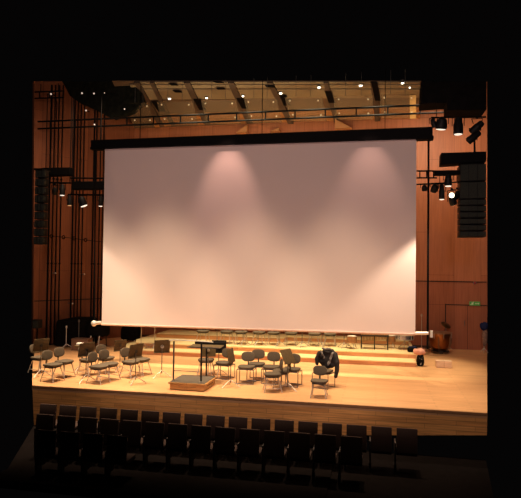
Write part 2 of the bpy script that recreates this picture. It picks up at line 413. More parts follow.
# ---------------------------------------------------------------- pipes on the left wall
prs = ['far left group', 'middle group', 'group beside the screen']
pp = (46.6, 50.3, 54.3, 58.2, 70.4, 73.7, 76.9, 80.3, 90.7, 93.2, 97.2, 100.4)
ords = ('first', 'second', 'third', 'fourth')
for i, px in enumerate(pp):
    a, c = atl(px, 322, .35), atl(px+1.0, 84, .35)
    bot = Vector((a.x, a.y, 0.02)); top = Vector((a.x, a.y, c.z))
    t = thing('vertical_pipe', 'thin black vertical pipe by the left wall, %s in the %s' % (ords[i % 4], prs[i//4]), 'pipe', bot, 0, 'black pipes along the left wall')
    B().tube((0, 0, 0), top-bot, .028 if i % 4 else .036, 8).build('pipe', BLACK, t)
    B().box((0, 0, .01), (.14, .14, .03)).build('foot_plate', BLACK, t, False)
    for z in (3.2, 6.6):
        B().tube((0, 0, z), (0, 0, z+.06), .05, 8).build('collar', BLACK, t)
# sagging cable with rings
pts = [atl(x, y, .45) for x, y in ((34.6, 232.5), (40, 234.6), (51.6, 236), (63.5, 237.2), (74, 238.4), (85.6, 240), (103, 242))]
ctr = pts[3].copy()
t = thing('ring_cable', 'thin black cable with five small rings strung across the left wall pipes', 'cable', ctr)
B().path([p-ctr for p in pts], .013, 6).build('cable', BLACK, t)
for p in pts[1:6]:
    B().torus(p-ctr, .065, .018, Matrix.Rotation(PI/2, 3, 'X') @ Matrix.Identity(3)).build('ring', BLACK, t)
for (x, y, lab) in ((51, 273, 'between the first pipes at the far left'), (79.8, 274, 'on the middle pipes'), (99, 277.5, 'nearest the screen edge'), (68, 303, 'the lowest one, just left of the middle pipes')):
    q = atl(x, y, .0)
    t = thing('wall_stud', 'tiny pale stud on the left wood wall, '+lab.replace(', just left of the middle pipes', ' near the middle pipes'), 'wall stud', q, 0, 'pale studs on the left wall')
    B().tube((0, 0, 0), LN*.40, .016, 8).build('stud_pin', STEEL, t)
    B().ball(LN*.41, (.03, .03, .03), 10).build('stud_head', PINW, t)

# ---------------------------------------------------------------- stage lamps
def lamp_down(name, label, top, h, r, lens, tilt=(0, 0), yoke=True, rail=.12, group='stage lamps', kind='barrel'):
    """lamp hanging from `top`, height h, radius r"""
    t = thing(name, label, 'stage lamp', top, 0, group)
    R = RX(tilt[0]) @ RY(tilt[1])
    c = Vector((0, 0, -rail-h/2))
    def q(v): return c + R @ Vector(v)
    if kind == 'barrel':
        prof = [(r*.55, h/2), (r*.8, h/2-.03), (r*.85, h*.15), (r, h*.1), (r, -h/2), (r*.9, -h/2), (r*.88, -h/2+.03)]
    else:
        prof = [(r*.4, h/2), (r*.85, h*.35), (r, 0), (r, -h*.3), (r*.92, -h/2), (r*.85, -h/2+.03)]
    B().lathe(prof, c, 18, R).build('lamp_housing', BLACKG, t)
    B().lathe([(r*.84, -h/2+.035), (r*.84, -h/2-.005), (r*.5, -h/2-.02)], c, 16, R).build('lens', lens, t)
    B().path([q((-r-.03, 0, 0)), Vector((-r-.03, 0, -rail*.5)), Vector((r+.03, 0, -rail*.5)), q((r+.03, 0, 0))], .012, 6).build('yoke', BLACK, t)
    B().box((0, 0, -rail*.2), (.06, .06, rail*.7)).build('clamp', BLACK, t, False)
    return t
# left cluster
LY = 18.5
rail_thing('lamp_bar', 'black lamp bar under the upper dark beam at the far left', aty(42.5, 182.5, LY), aty(73, 183, LY), 0, .03, 0, 'lamp bar', hang=3.3, hangpos=(.1, .9))
rail_thing('lamp_bar', 'black two-rail lamp bar ending at the left edge of the screen', aty(70.5, 178, LY), aty(104, 178.3, LY), 0, .03, 0, 'lamp bar')
rail_thing('lamp_bar', 'lower black lamp bar under the second dark beam beside the screen', aty(68, 194.5, LY), aty(103.5, 195, LY), 0, .03, 0, 'lamp bar', hang=3.6, hangpos=(.1, .9))
def beam(name, label, pts, y, depth, m=BLACK, cat='beam'):
    w = [aty(px, py, y) for px, py in pts]; ctr = sum(w, Vector())/len(w)
    o = B().slab([p-ctr for p in w], (0, depth, 0)).build(name, m, None, False); o.location = ctr
    bv = o.modifiers.new('bevel', 'BEVEL'); bv.width = .02; bv.segments = 2
    return tag(o, label, cat)
beam('equipment_beam', 'thick black box beam at the far left, above the lamps, behind the pipes', ((42, 167.6), (70, 167.2), (70, 175), (42, 176)), LY-.1, .3)
beam('equipment_beam', 'thick black box beam touching the left edge of the screen', ((71.5, 181.5), (104.5, 181), (104.5, 189), (71.5, 189.5)), LY-.1, .3)
lamp_down('stage_lamp', 'black barrel lamp with a white lens under the far left beam', aty(62.5, 183, LY), .40, .10, LENSW, rail=.05)
lamp_down('stage_lamp', 'small dark unlit lamp just left of the white-lensed barrel lamp on the left', aty(54.8, 183, LY), .26, .10, BLACKG, (.5, .3), rail=.16, kind='par')
lamp_down('stage_lamp', 'small lamp with a dim orange lens beside the left speaker column', aty(45.5, 183, LY), .26, .09, LENSD, (-.2, .2), rail=.22, kind='par')
lamp_down('stage_lamp', 'slim dark barrel lamp with dim lens at the left end of the lower bar', aty(69.8, 195, LY), .36, .085, LENSD, rail=.02)
lamp_down('stage_lamp', 'round black lamp with a bright lower spot in the middle of the lower left bar', aty(82.5, 195, LY), .36, .14, LENSW, (.1, -.35), rail=.05, kind='par')
lamp_down('stage_lamp', 'black barrel lamp with a bright white lens touching the left screen edge', aty(100.8, 195, LY), .36, .085, LENSW, rail=.04)
# right clusters
RYD = 17.4
rail_thing('lamp_bar', 'black lamp bar right of the screen case, under the black rigging box', aty(431, 117.6, RYD), aty(486, 117, RYD), 0, .025, 0, 'lamp bar', hang=.25, hangpos=(.1, .9))
t1 = lamp_down('stage_lamp', 'wide black lamp with a pale lens beside the right end of the screen case', aty(441.5, 117, RYD), .34, .17, LENSW, (.15, .1), rail=.03, kind='par')
lamp_down('stage_lamp', 'small black lamp head at the left end of the upper right bar', aty(433.5, 117.6, RYD), .26, .08, BLACKG, (.1, -.3), rail=.03)
lamp_down('stage_lamp', 'straight black barrel lamp with a white lens on the upper right bar', aty(458.2, 117, RYD), .50, .14, LENSW, rail=.02)
lamp_down('stage_lamp', 'upper tilted black lamp head on the upper right bar by the photo edge', aty(477, 117, RYD), .42, .12, BLACKG, (.2, .8), rail=.10)
lamp_down('stage_lamp', 'lower tilted black lamp head hanging below the other tilted one at right', aty(474, 127, RYD), .42, .11, BLACKG, (.2, .9), rail=.08)
o = B().tube(aty(474.3, 136, RYD+.3), aty(474.8, 153, RYD+.3), .03, 8).build('drop_pole', BLACK); tag(o, 'short black vertical pole between the tilted lamps and the speaker frame', 'pole')
beam('rigging_box', 'large black rigging box in the upper right corner, right part, hanging lowest', ((447, 81.2), (486.6, 81.2), (486.6, 109.5), (447, 110.3)), 18.0, .9, BLACKC, 'rigging box')
beam('rigging_box', 'large black rigging box beside the glass canopies, left part, with higher lower edge', ((421.5, 81.2), (446.8, 81.2), (446.8, 102.5), (420.5, 104)), 18.1, .8, BLACKC, 'rigging box')
beam('equipment_beam', 'black beam on top of the right speaker column', ((441, 152.8), (486.6, 151.3), (486.6, 161.5), (441, 164.6)), 17.7, .5)
beam('equipment_beam', 'thin black beam between the screen and the right speaker column', ((434.5, 170.2), (460.5, 170), (460.5, 174.2), (434.5, 174.8)), RYD, .3)
rail_thing('lamp_bar', 'black two-rail bar between the right screen edge and the speaker column', aty(416.5, 171, RYD+.3), aty(437, 171, RYD+.3), .21, .025, 3, 'lamp bar')
rail_thing('lamp_bar', 'thin black bar carrying the bright lamp on the right, below the beam', aty(416.5, 184.5, RYD+.2), aty(459, 182, RYD+.2), 0, .022, 0, 'lamp bar', hang=.30, hangpos=(.55, .95))
lamp_down('stage_lamp', 'small box-like black lamp nearest the right screen edge', aty(424.5, 184, RYD+.2), .17, .08, BLACKG, rail=.03, kind='par')
lamp_down('stage_lamp', 'dark round unlit lamp just right of the black screen cable', aty(434.5, 184, RYD+.2), .24, .10, BLACKG, (.5, .3), rail=.01, kind='par')
lamp_down('stage_lamp', 'black barrel lamp with a white lens left of the brightest lamp at right', aty(441.8, 183.5, RYD+.2), .45, .085, LENSW, rail=.03)
lamp_down('stage_lamp', 'short black lamp with a white lens tucked under the right thin beam', aty(448.3, 174, RYD), .34, .11, LENSW, rail=.02)
lamp_down('stage_lamp', 'brightest lamp on the right, facing the hall with a glaring white lens', aty(451.6, 188.5, RYD-.1), .14, .085, LENSH, (-1.25, .1), rail=.12, kind='par')
lamp_down('stage_lamp', 'yellowish dark lamp hanging just under the brightest lamp at right', aty(452.5, 194, RYD+.2), .28, .11, LENSD, (.4, -.3), rail=.05, kind='par')
lamp_down('stage_lamp', 'dark lamp head beside the right speaker column, right of the brightest lamp', aty(457, 188, RYD+.3), .26, .09, BLACKG, (.4, .5), rail=.08, kind='par')

# speaker columns (line arrays)
def line_array(label, px0, px1, py0, py1, y, n, top_big=0, dp=.6):
    a, b2 = aty(px0, py0, y), aty(px1, py1, y)
    W_, H_ = b2.x-a.x, a.z-b2.z
    ctr = Vector(((a.x+b2.x)/2, y+dp/2+.05, a.z))
    t = thing('speaker_column', label, 'loudspeaker', ctr)
    B().box((0, 0, -.02), (W_*.9, .5, .06)).build('hanging_frame', BLACK, t, False)
    hs = [H_*.24]*top_big + [H_*(1-.24*top_big)/(n-top_big)]*(n-top_big)
    z = -.02
    for h in hs:
        c = B().box((0, 0, z-h/2), (W_, dp, h-.025), bev=.015).build('speaker_cabinet', BLACKG, t)
        gb = B()
        for k in range(3):
            gb.box((-W_/2+W_*(k+.5)/3, -dp/2-.01, z-h/2), (W_/3-.03, .03, h-.07))
        gb.build('grill', GRILL, c, False)
        for sx in (-1, 1): B().box((sx*W_*.49, -dp*.35, z-h/2), (.02, .08, h*.4)).build('side_bracket', GRILL, c, False)
        z -= h
    return t
line_array('tall black column of stacked loudspeakers hanging at the right edge', 460.3, 486.6, 163, 236.5, 17.5, 8, 2)
line_array('narrow tall black column of stacked loudspeakers at the far left edge', 34.6, 42.3, 169, 244, 17.2, 9, 0, .25)
# black rigging cloth at upper left
w = [aty(x, y, 20.6) for x, y in ((62, 81.3), (131, 81.3), (140, 92), (143, 102), (131, 112), (112, 118), (101, 113), (92, 108), (80, 103), (70, 96))]
ctr = sum(w, Vector())/len(w)
DK = mat('dark_netting', (.012, .013, .009), .9, noise=.7, nscale=6, bump=.5, spec=.1)
o = B().slab([p-ctr for p in w], (0, .35, 0)).build('rigging_drape', DK, None, False); o.location = ctr
tag(o, 'dark greenish-black drape bundled under the ceiling at upper left', 'drape')
for (x, y, s, lab) in ((51, 94, .035, 'on the far left truss'), (82, 93.2, .035, 'in the middle of the dark drape'), (94, 93.5, .035, 'right part of the dark drape'), (86, 110.5, .035, 'below the dark drape'), (104.5, 93, .02, 'smallest, at the right of the drape'), (124.5, 109, .03, 'at the lower right of the drape'), (94.5, 124.5, .03, 'at the left end of the long truss')):
    q = aty(x, y, 20.35 if x > 60 else 19.2)
    if x == 94.5: q = aty(x, y, 19.45)
    t = thing('pin_light', 'tiny warm pin light '+lab, 'small light', q, 0, 'pin lights at upper left')
    B().tube((0, .0, 0), (0, .25, .02), .02, 6).build('stem', BLACK, t)
    B().ball((0, 0, 0), (s, s, s), 8).build('bulb', emis('pin_bulb_%d' % x, (1, .75, .6), .55), t)

# ---------------------------------------------------------------- exit sign and alarm
q = aty(474.8, 303.6, 23.6)
t = thing('exit_sign', 'small green exit sign on the wood wall above the closed door', 'sign', q)
B().box((0, .02, 0), (.40, .05, .16), bev=.006).build('sign_panel', SIGNG, t)
B().box((-.09, -.008, 0), (.07, .008, .08)).ball((-.06, -.01, .055), (.018, .008, .018), 8).box((.07, -.008, 0), (.12, .008, .025)).slab([(.13, -.012, .035), (.17, -.012, 0), (.13, -.012, -.035)], (0, .006, 0)).box((-.14, -.008, -.04), (.07, .008, .02)).build('pictogram', SIGNW, t, False)
B().box((0, .06, .04), (.30, .06, .04)).build('bracket', STEEL, t, False)
q = aty(475, 283, 23.6)
t = thing('alarm_light', 'tiny red alarm light on the wall above the exit sign', 'alarm light', q)
B().box((0, .06, 0), (.12, .06, .09)).build('base', STEEL, t, False); B().ball((0, .02, 0), (.045, .035, .035), 10).build('red_cap', REDL, t)

# ---------------------------------------------------------------- risers
RY0 = 19.05; H1 = .155
x0, x1 = -8.95, 1.28
def riser(label, pts, z0, h, name='stage_riser'):
    ctr = Vector((sum(p[0] for p in pts)/len(pts), sum(p[1] for p in pts)/len(pts), z0))
    t = thing(name, label, 'riser', ctr)
    L = [Vector((p[0], p[1], z0))-ctr for p in pts]
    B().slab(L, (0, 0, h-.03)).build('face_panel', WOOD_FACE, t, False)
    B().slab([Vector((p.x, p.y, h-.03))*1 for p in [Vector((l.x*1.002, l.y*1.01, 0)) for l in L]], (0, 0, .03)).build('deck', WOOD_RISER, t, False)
    return t
riser('lowest long low wooden riser across the back of the stage', [(x0, RY0), (1.28, RY0), (1.28, 23.1), (-9.3, 23.1), (-9.6, 20.0)], 0, H1)
riser('second wooden riser standing on the lowest one', [(-8.85, RY0+.78), (1.32, RY0+.78), (1.32, 23.0), (-9.2, 23.0), (-9.2, 20.6)], H1, H1)
riser('third wooden riser at the back, left half, under the screen', [(-8.7, 21.4), (-3.5, 21.4), (-3.5, 22.9), (-8.7, 22.9)], 2*H1, H1)
riser('third wooden riser at the back, right half, under the screen', [(-3.48, 21.95), (1.2, 21.95), (1.2, 22.9), (-3.48, 22.9)], 2*H1, H1)
DK2 = 2*H1

# ---------------------------------------------------------------- chairs
def chair_proto(kind):
    """faces local -Y; origin on the floor under the seat"""
    t = thing('orchestra_chair', 'proto', 'chair')
    s = B().pad((0, 0, .445), (.47, .45, .075), e1=.5, e2=.6, curve=.012); s.build('seat', FABRIC, t)
    B().pad((0, 0, .40), (.41, .39, .03), e1=.4, e2=.6).build('seat_shell', SHELL, t)
    tilt = RX(PI/2-.14)
    B().pad((0, .235, .695), (.39, .275, .05), rot=tilt, e1=.45, e2=.72, curve=.03).build('backrest', FABRIC, t)
    B().path([(0, .03, .385), (0, .20, .40), (0, .245, .46), (0, .245, .68)], .018, 8).build('back_post', SHELL, t)
    r = .0115
    if kind == 'sled':
        for sx in (-1, 1):
            B().path([(sx*.235, -.20, .40), (sx*.235, -.20, .012)], r).build('leg', STEEL, t)
            B().path([(sx*.235, .20, .40), (sx*.235, .20, .012)], r).build('leg', STEEL, t)
            B().path([(sx*.235, -.20, .395), (sx*.235, .20, .395)], r).build('side_rail', STEEL, t)
        B().tube((-.235, -.20, .012), (.235, -.20, .012), r).build('floor_rail', STEEL, t)
        B().tube((-.235, .20, .012), (.235, .20, .012), r).build('floor_rail', STEEL, t)
        B().tube((-.235, -.20, .395), (.235, -.20, .395), r).tube((-.235, .20, .395), (.235, .20, .395), r).build('seat_frame', STEEL, t)
    else:
        for sx in (-1, 1):
            for sy in (-1, 1):
                B().path([(sx*.15, sy*.13, .39), (sx*.215, sy*.235, .01)], r+.001).build('leg', CHROME, t)
        B().box((0, 0, .385), (.33, .30, .02)).build('seat_frame', CHROME, t, False)
        for sx in (-1, 1): B().tube((sx*.205, -.20, .12), (sx*.205, .20, .12), .007).build('stretcher', CHROME, t)
    return t
sled = chair_proto('sled'); splay = chair_proto('splay')
G = 'orchestra chairs on the stage'
# (kind, foot-centre pixel, heading degrees [0 = facing the hall], label)
CH = [
 (splay, 52.5, 381.0, 78, 'grey-brown orchestra chair at the far left front, in front of the leftmost music stand'),
 (splay, 64.0, 377.2, 75, 'grey-brown orchestra chair just right of the far left front chair, back fully visible'),
 (splay, 39.5, 372.5, 80, 'grey-brown chair cut by the left photo edge, partly behind the leftmost stand'),
 (splay, 105.5, 373.0, 70, 'grey-brown chair behind the left front pair, backrest rising above them'),
 (splay, 98.5, 383.0, 80, 'front chair of the touching pair left of centre, dark backrest'),
 (splay, 109.0, 380.0, 72, 'second chair of the touching pair left of centre, lighter backrest'),
 (splay, 88.0, 375.0, 75, 'chair mostly hidden behind the tripod stand with a brown desk on the left'),
 (splay, 130.5, 377.4, 70, 'chair left of the tilted music stand with a black clip, backrest visible'),
 (splay, 141.0, 374.7, 78, 'chair right of the tilted music stand, its back hidden by the desk'),
 (splay, 206.0, 375.0, 5, 'chair directly behind the conductor podium, under the dark double desks'),
 (sled, 224.3, 378.3, -12, 'chair on square frame just behind the turned dark music stand'),
 (sled, 246.4, 383.0, 2, 'chair on square frame, front one of the pair right of the podium'),
 (sled, 256.5, 379.6, 0, 'darker chair peeking out behind the front square-framed chair'),
 (sled, 271.5, 383.0, -5, 'chair on square frame directly behind the front edge-on chair'),
 (splay, 272.5, 391.5, -75, 'front chair seen from the side, dark narrow backrest, near stage edge'),
 (splay, 281.0, 388.0, -75, 'chair seen side-on right behind the front side-on chair'),
 (sled, 291.5, 385.6, -8, 'chair on square frame behind the silver tilted music stand'),
 (splay, 319.0, 397.2, 0, 'nearest chair at the right end of the row, its seat empty'),
 (sled, 323.5, 387.5, -22, 'chair carrying the dark jacket over its backrest at the right end'),
]
chairs = []
for (pr, x, y, hd, lab) in CH:
    cs_ = .9 if lab.startswith('nearest') else 1.
    q = atz(x, y, 0); q.z = 0
    chairs.append(first_or_dup(pr, q, math.radians(hd), lab, G, cs_))
# make the front right ones' backs low so they read edge-on
back = [('first', 203), ('second', 226.6), ('third', 241), ('fourth', 259), ('fifth', 273.6), ('sixth', 291), ('seventh', 314.6), ('eighth', 330)]
for nm, x in back:
    q = atz(x, 345.2, DK2); q.y = 20.45 + (x-203)*.004
    q = aty(x, 344.5, q.y); q.z = DK2
    dup(splay, q, math.radians(random.uniform(-8, 8)), 'chair on the wooden riser under the screen, %s of the eight from the left' % nm, 'chairs on the riser under the screen', .98)

# ---------------------------------------------------------------- music stands
def stand_proto(kind, dm=DESK):
    """desk faces local -Y side (players' side -Y); origin on the floor"""
    t = thing('music_stand', 'proto', 'music stand')
    leg_m = CHROME
    B().tube((0, 0, .12), (0, 0, .84 if kind != 'flat' else .98), .013, 8).build('pole', STEEL if kind != 'flat' else CHROME, t)
    for k in range(3):
        a = 2*PI*k/3+.5
        B().path([(0, 0, .20), (.13*math.cos(a), .13*math.sin(a), .13), (.30*math.cos(a), .30*math.sin(a), .012)], .011, 6).build('leg', leg_m, t)
    tilt = RX({'up': PI/2-.22, 'flat': .12, 'mid': PI/2-.5}[kind])
    c = Vector((0, 0, .89)) if kind != 'flat' else Vector((0, 0, .99))
    d = B().box(c, (.46, .40, .012), rot=tilt, bev=.004); d.build('desk', dm, t)
    v = tilt @ Vector((0, -.17, -.03))
    B().box(c+v, (.46, .012, .06), rot=tilt).build('ledge', dm, t, False)
    w = tilt @ Vector((0, 0, -.02))
    B().lathe([(.045, -.012), (.045, .004), (.02, .012)], c+w, 14, tilt).build('clamp_knob', SHELL if kind != 'flat' else STEEL, t)
    return t
up = stand_proto('up'); flat = stand_proto('flat'); mid = stand_proto('mid')
def emblem_stand(label, q, rz, dm=BLACKG, sc_=1.):
    pr = dup(up, q, rz, label, 'music stands on the stage', sc_)
    for c in kids(pr):
        if c.name.startswith('desk') or c.name.startswith('ledge'):
            c.data = c.data.copy(); c.data.materials[0] = dm
    e = B().lathe([(.05, 0), (.05, .012), (.03, .016)], (0, .0, 0), 16, RX(PI/2))
    e2 = e.build('emblem', EMBL, pr); e2.location = (0, -.03, .89) if abs(rz) < 1 else (0, .035, .89)
    e2['label'] = 'round silver emblem'
    return pr
GS = 'music stands on the stage'
def put(pr, x, y, deg, lab, sc_=1.): 
    q = atz(x, y, 0); q.z = 0
    return first_or_dup(pr, q, math.radians(deg), lab, GS, sc_)
put(up, 40.5, 376.5, 238, 'leftmost music stand with a brown desk and black clip, at the photo edge')
put(up, 85.8, 382, 236, 'brown-desk music stand in front of the left chair group, wide chrome tripod')
put(up, 119.8, 371.5, 236, 'brown-desk music stand behind the left chairs, leaning away, near the riser end', .88)
put(up, 135.3, 384, 242, 'brown-desk music stand with a black clip between the two left-centre chairs')
s5 = emblem_stand('lone brown-desk music stand with a pale disc, left of the podium', (lambda q: (q.x, q.y, 0))(atz(161.6, 377.5)), math.radians(212), DESK)
DKD = mat('black_desk', (.012, .010, .009), .7, noise=.2, spec=.1)
emblem_stand('dark-desk music stand with a silver disc behind the conductor desk, left one', (lambda q: (q.x, q.y, 0))(atz(208.0, 378.8)), math.radians(14), DESK, .92)
emblem_stand('black-desk music stand with a silver disc, right one behind the conductor desk', (lambda q: (q.x, q.y, 0))(atz(218.5, 375.5)), math.radians(8), DKD, .95)
put(up, 230.5, 387, 82, 'brown music stand turned edge-on right of the podium, white tripod feet', .94)
put(mid, 287.5, 390.5, 62, 'tilted greyish music stand between the chairs right of centre')
for nm, x, yy in (('first', 217, 20.0), ('second', 243, 20.2), ('third', 258, 20.3), ('fourth', 279, 20.3), ('fifth', 302, 20.4), ('sixth', 322, 20.5), ('seventh', 344, 20.6)):
    q = aty(x, 345, yy); q.z = DK2
    dup(up, q, math.radians(random.uniform(-15, 15)), 'chrome tripod music stand on the riser, %s of seven from the left' % nm, 'music stands on the riser')
for nm, x, yy in (('left', 141, 19.5), ('right', 154.5, 19.6)):
    q = aty(x, 347, yy); q.z = H1
    dup(flat, q, .2, 'white-legged flat-topped stand at the left end of the risers, %s one' % nm, 'flat stands at the left end of the risers')
# flat desk proto itself: stand with paper near the brown case
q = atz(79.5, 371); q.z = 0
flat.location = q; flat['label'] = 'slim stand with a small flat top holding white paper, left of the brown-desk stand'; flat['category'] = 'music stand'; flat.scale = (.80,)*3
for c in kids(flat):
    if c.name.startswith('desk') or c.name.startswith('ledge'): c.scale = (.55, 1, 1)
B().box(q+Vector((0, 0, .822)), (.18, .12, .05), rot=RX(.12)).build('sheet_music', PAPER, None, False)
tag(C.objects['sheet_music'], 'small white sheets lying on the slim flat-topped stand at left', 'paper')

# ---------------------------------------------------------------- podium, rail, conductor desk
t = thing('conductor_podium', 'low wooden conductor podium with grey carpet top near the stage edge', 'podium', (-4.79, 14.40, 0))
B().box((0, 0, .09), (.94, .98, .16), bev=.006).build('podium_body', PODW, t)
B().box((0, 0, .01), (.88, .92, .03)).build('plinth', BLACK, t, False)
B().box((0, 0, .182), (1.02, 1.06, .035), bev=.008).build('podium_rim', PODW, t)
B().box((0, 0, .206), (.95, .99, .014), bev=.004).build('carpet_top', CARPET, t)
B().box((.472, 0, .10), (.012, .5, .012)).box((.0, -.492, .10), (.5, .012, .004)).build('seam', GROOVE, t, False)
t = thing('podium_railing', 'slim grey metal railing standing on the conductor podium', 'railing', (-4.79, 14.05, .213))
xa = aty(173.4, 378.5, 14.05).x+4.79; xb = aty(201, 380, 14.05).x+4.79
B().tube((xa, 0, 0), (xa, 0, 1.03), .022, 10).build('rail_post', STEEL, t)
B().tube((xb, 0, 0), (xb, 0, 1.03), .024, 10).build('rail_post', BLACKG, t)
B().path([(xa-.14, .0, 1.05), (xa, 0, 1.07), (xb, 0, 1.06), (xb+.3, .05, 1.04)], .013, 8).build('top_rail', METALW, t)
B().tube((xa, 0, .27), (xb, 0, .26), .009, 8).build('lower_rail', STEEL, t)
B().lathe([(.05, 0), (.05, .012), (.02, .03)], (xa, 0, 0), 14).lathe([(.05, 0), (.05, .012), (.02, .03)], (xb, 0, 0), 14).build('foot', STEEL, t)
# conductor's wide desk, beyond the podium
q = aty(203, 374, 14.75)
t = thing('conductor_desk', 'wide black conductor desk held nearly flat behind the podium railing', 'conductor desk', (q.x, 15.0, 0))
B().box((0, 0, 1.0), (.92, .48, .016), rot=RX(.05), bev=.005).build('desk_top', DESK, t)
B().box((.05, .25, 1.04), (.92, .03, .09), bev=.004).build('raised_back_edge', DKD, t)
B().box((0, -.24, 1.0), (.92, .02, .035)).build('ledge', STEEL, t, False)
B().tube((0, .05, .05), (0, .05, .98), .022, 10).build('pole', BLACKG, t)
B().box((0, .05, .02), (.5, .05, .03)).box((0, .05, .02), (.05, .14, .03)).build('cross_foot', BLACKG, t, False)

# ---------------------------------------------------------------- jacket on the chair
jc = chairs[-1]
t = thing('jacket', 'dark jacket with pale painted highlights draped over the backrest of the right end chair', 'jacket', jc.location, jc.rotation_euler.z, None, .95)
def lump(p):
    n = math.sin(p.x*31+p.y*17)*.012 + math.sin(p.y*41+1.3+p.x*9)*.010 + math.sin(p.x*60+p.z*50)*.006
    return Vector((p.x*(1+.5*n), p.y*(1+.4*n), p.z+n*1.4))
B().pad((0.02, .28, .78), (.60, .56, .22), rot=RX(PI/2-.10), e1=.8, e2=.95, curve=.05, n=36, fn=lump).build('jacket_body', JACK, t)
B().pad((.01, .27, 1.0), (.36, .24, .13), rot=RX(.3), e1=.8, e2=.8, n=24, fn=lump).build('collar', JACK, t)
def skin_chain(name, pts, rs, m, parent):
    b_ = B()
    for (p, q_), (r0, r1) in zip(zip(pts[:-1], pts[1:]), zip(rs[:-1], rs[1:])):
        b_.tube(p, q_, r0, 12, r1); b_.ball(q_, (r1, r1, r1), 12)
    b_.ball(pts[0], (rs[0],)*3, 12)
    o_ = b_.build(name, m, parent)
    rm = o_.modifiers.new('remesh', 'REMESH'); rm.mode = 'VOXEL'; rm.voxel_size = .014; rm.use_smooth_shade = True
    return o_
skin_chain('sleeve', [(.25, .22, .92), (.33, .17, .72), (.34, .16, .50), (.31, .14, .33)], [.075, .075, .065, .055], JACK, t)
skin_chain('sleeve', [(-.24, .20, .92), (-.30, .16, .76), (-.29, .15, .62)], [.07, .065, .05], JACK, t)
B().pad((.13, .165, .80), (.09, .42, .03), rot=RX(PI/2-.15) @ RZ(-.35), e1=.7, n=20, fn=lump).pad((-.13, .17, .90), (.07, .26, .03), rot=RX(PI/2-.15) @ RZ(.5), e1=.7, n=20, fn=lump).pad((0, .20, 1.055), (.34, .05, .05), rot=RX(.3), e1=.8, n=20, fn=lump).build('highlight_strips', JACKHL, t)  # pale strips stand for highlights on the jacket folds

# ---------------------------------------------------------------- percussion at right end of riser
def put_on(x, yy, z): 
    q = aty(x, 340, yy); q.z = z; return q
q = put_on(374.5, 20.7, DK2)
t = thing('xylophone', 'long wooden-barred xylophone on a dark frame, right part of the riser', 'xylophone', q)
BW = .95
for i in range(18):
    x = -BW/2+BW*(i+.5)/18
    B().box((x, 0, .52), (BW/18-.012, .52-.014*i, .022), bev=.004).build('tone_bar', BARWOOD, t)
B().box((0, .24, .49), (BW+.05, .03, .05)).box((0, -.24, .49), (BW+.05, .03, .05)).build('frame', SHELL, t, False)
for sx in (-.32, 0, .32):
    B().tube((sx*1.45, -.2, 0), (sx*1.45, -.2, .49), .018, 8).tube((sx*1.45, .2, 0), (sx*1.45, .2, .49), .018, 8).build('leg', SHELL, t)
B().tube((-BW/2, 0, .16), (BW/2, 0, .16), .012).build('cross_bar', SHELL, t)
rb = B()
for i in range(18): 
    x = -BW/2+BW*(i+.5)/18
    rb.tube((x, .05, .47), (x, .05, .47-.25+.008*i), .018, 8)
rb.build('resonators', mat('brass_tubes', (.55, .33, .12), .35, metal=.7, noise=.2), t)
q = put_on(404.5, 20.9, DK2)
t = thing('snare_drum', 'snare drum with shiny bluish shell on a chrome stand near the right riser end', 'drum', q)
B().lathe([(.30, .36), (.31, .37), (.31, .50), (.30, .51)], n=28).build('shell', BLUECH, t)
B().lathe([(.315, .505), (.315, .525), (.29, .53)], n=28).lathe([(.315, .345), (.315, .365), (.29, .365)], n=28).build('hoop', CHROME, t)
B().lathe([(.295, .52), (.295, .532)], n=28).build('drum_head', DRUMH, t)
for k in range(8):
    a = 2*PI*k/8; B().tube((.325*math.cos(a), .325*math.sin(a), .37), (.325*math.cos(a), .325*math.sin(a), .51), .01, 6).build('tension_rod', CHROME, t)
for k in range(3):
    a = 2*PI*k/3+.4; B().path([(0, 0, .34), (.05*math.cos(a), .05*math.sin(a), .2), (.28*math.cos(a), .28*math.sin(a), .01)], .013, 6).build('leg', CHROME, t)
for (x, yy, lab) in ((352, 20.5, 'small tan drum on chrome legs left of the xylophone'), (391, 21.1, 'small tan drum on chrome legs between xylophone and snare drum')):
    q = put_on(x, yy, DK2)
    t = thing('tom_drum', lab, 'drum', q, 0, 'small tan drums on the riser')
    B().lathe([(.15, .22), (.17, .24), (.17, .44), (.16, .45)], n=24).build('shell', BARWOOD, t)
    B().lathe([(.175, .435), (.175, .455), (.155, .46)], n=24).build('hoop', CHROME, t)
    B().lathe([(.155, .45), (.155, .462)], n=24).build('drum_head', DRUMH, t)
    for k in range(3):
        a = 2*PI*k/3+.9; B().path([(.1*math.cos(a), .1*math.sin(a), .23), (.24*math.cos(a), .24*math.sin(a), .01)], .011, 6).build('leg', CHROME, t)
q = put_on(413.5, 20.2, DK2)
t = thing('instrument_case', 'navy and black soft instrument case at the right end of the riser', 'case', q, 0, None, .62)
B().pad((-.05, .15, .13), (.55, .42, .26), e1=.4, e2=.5, n=24).build('case_body', BLACKC, t)
B().pad((-.05, .12, .28), (.42, .30, .07), e1=.6, e2=.6, n=24).build('case_flap', NAVY, t)
B().path([(-.12, -.02, .28), (-.1, -.03, .34), (.02, -.03, .34), (.04, -.02, .28)], .012, 6).build('handle', SHELL, t)
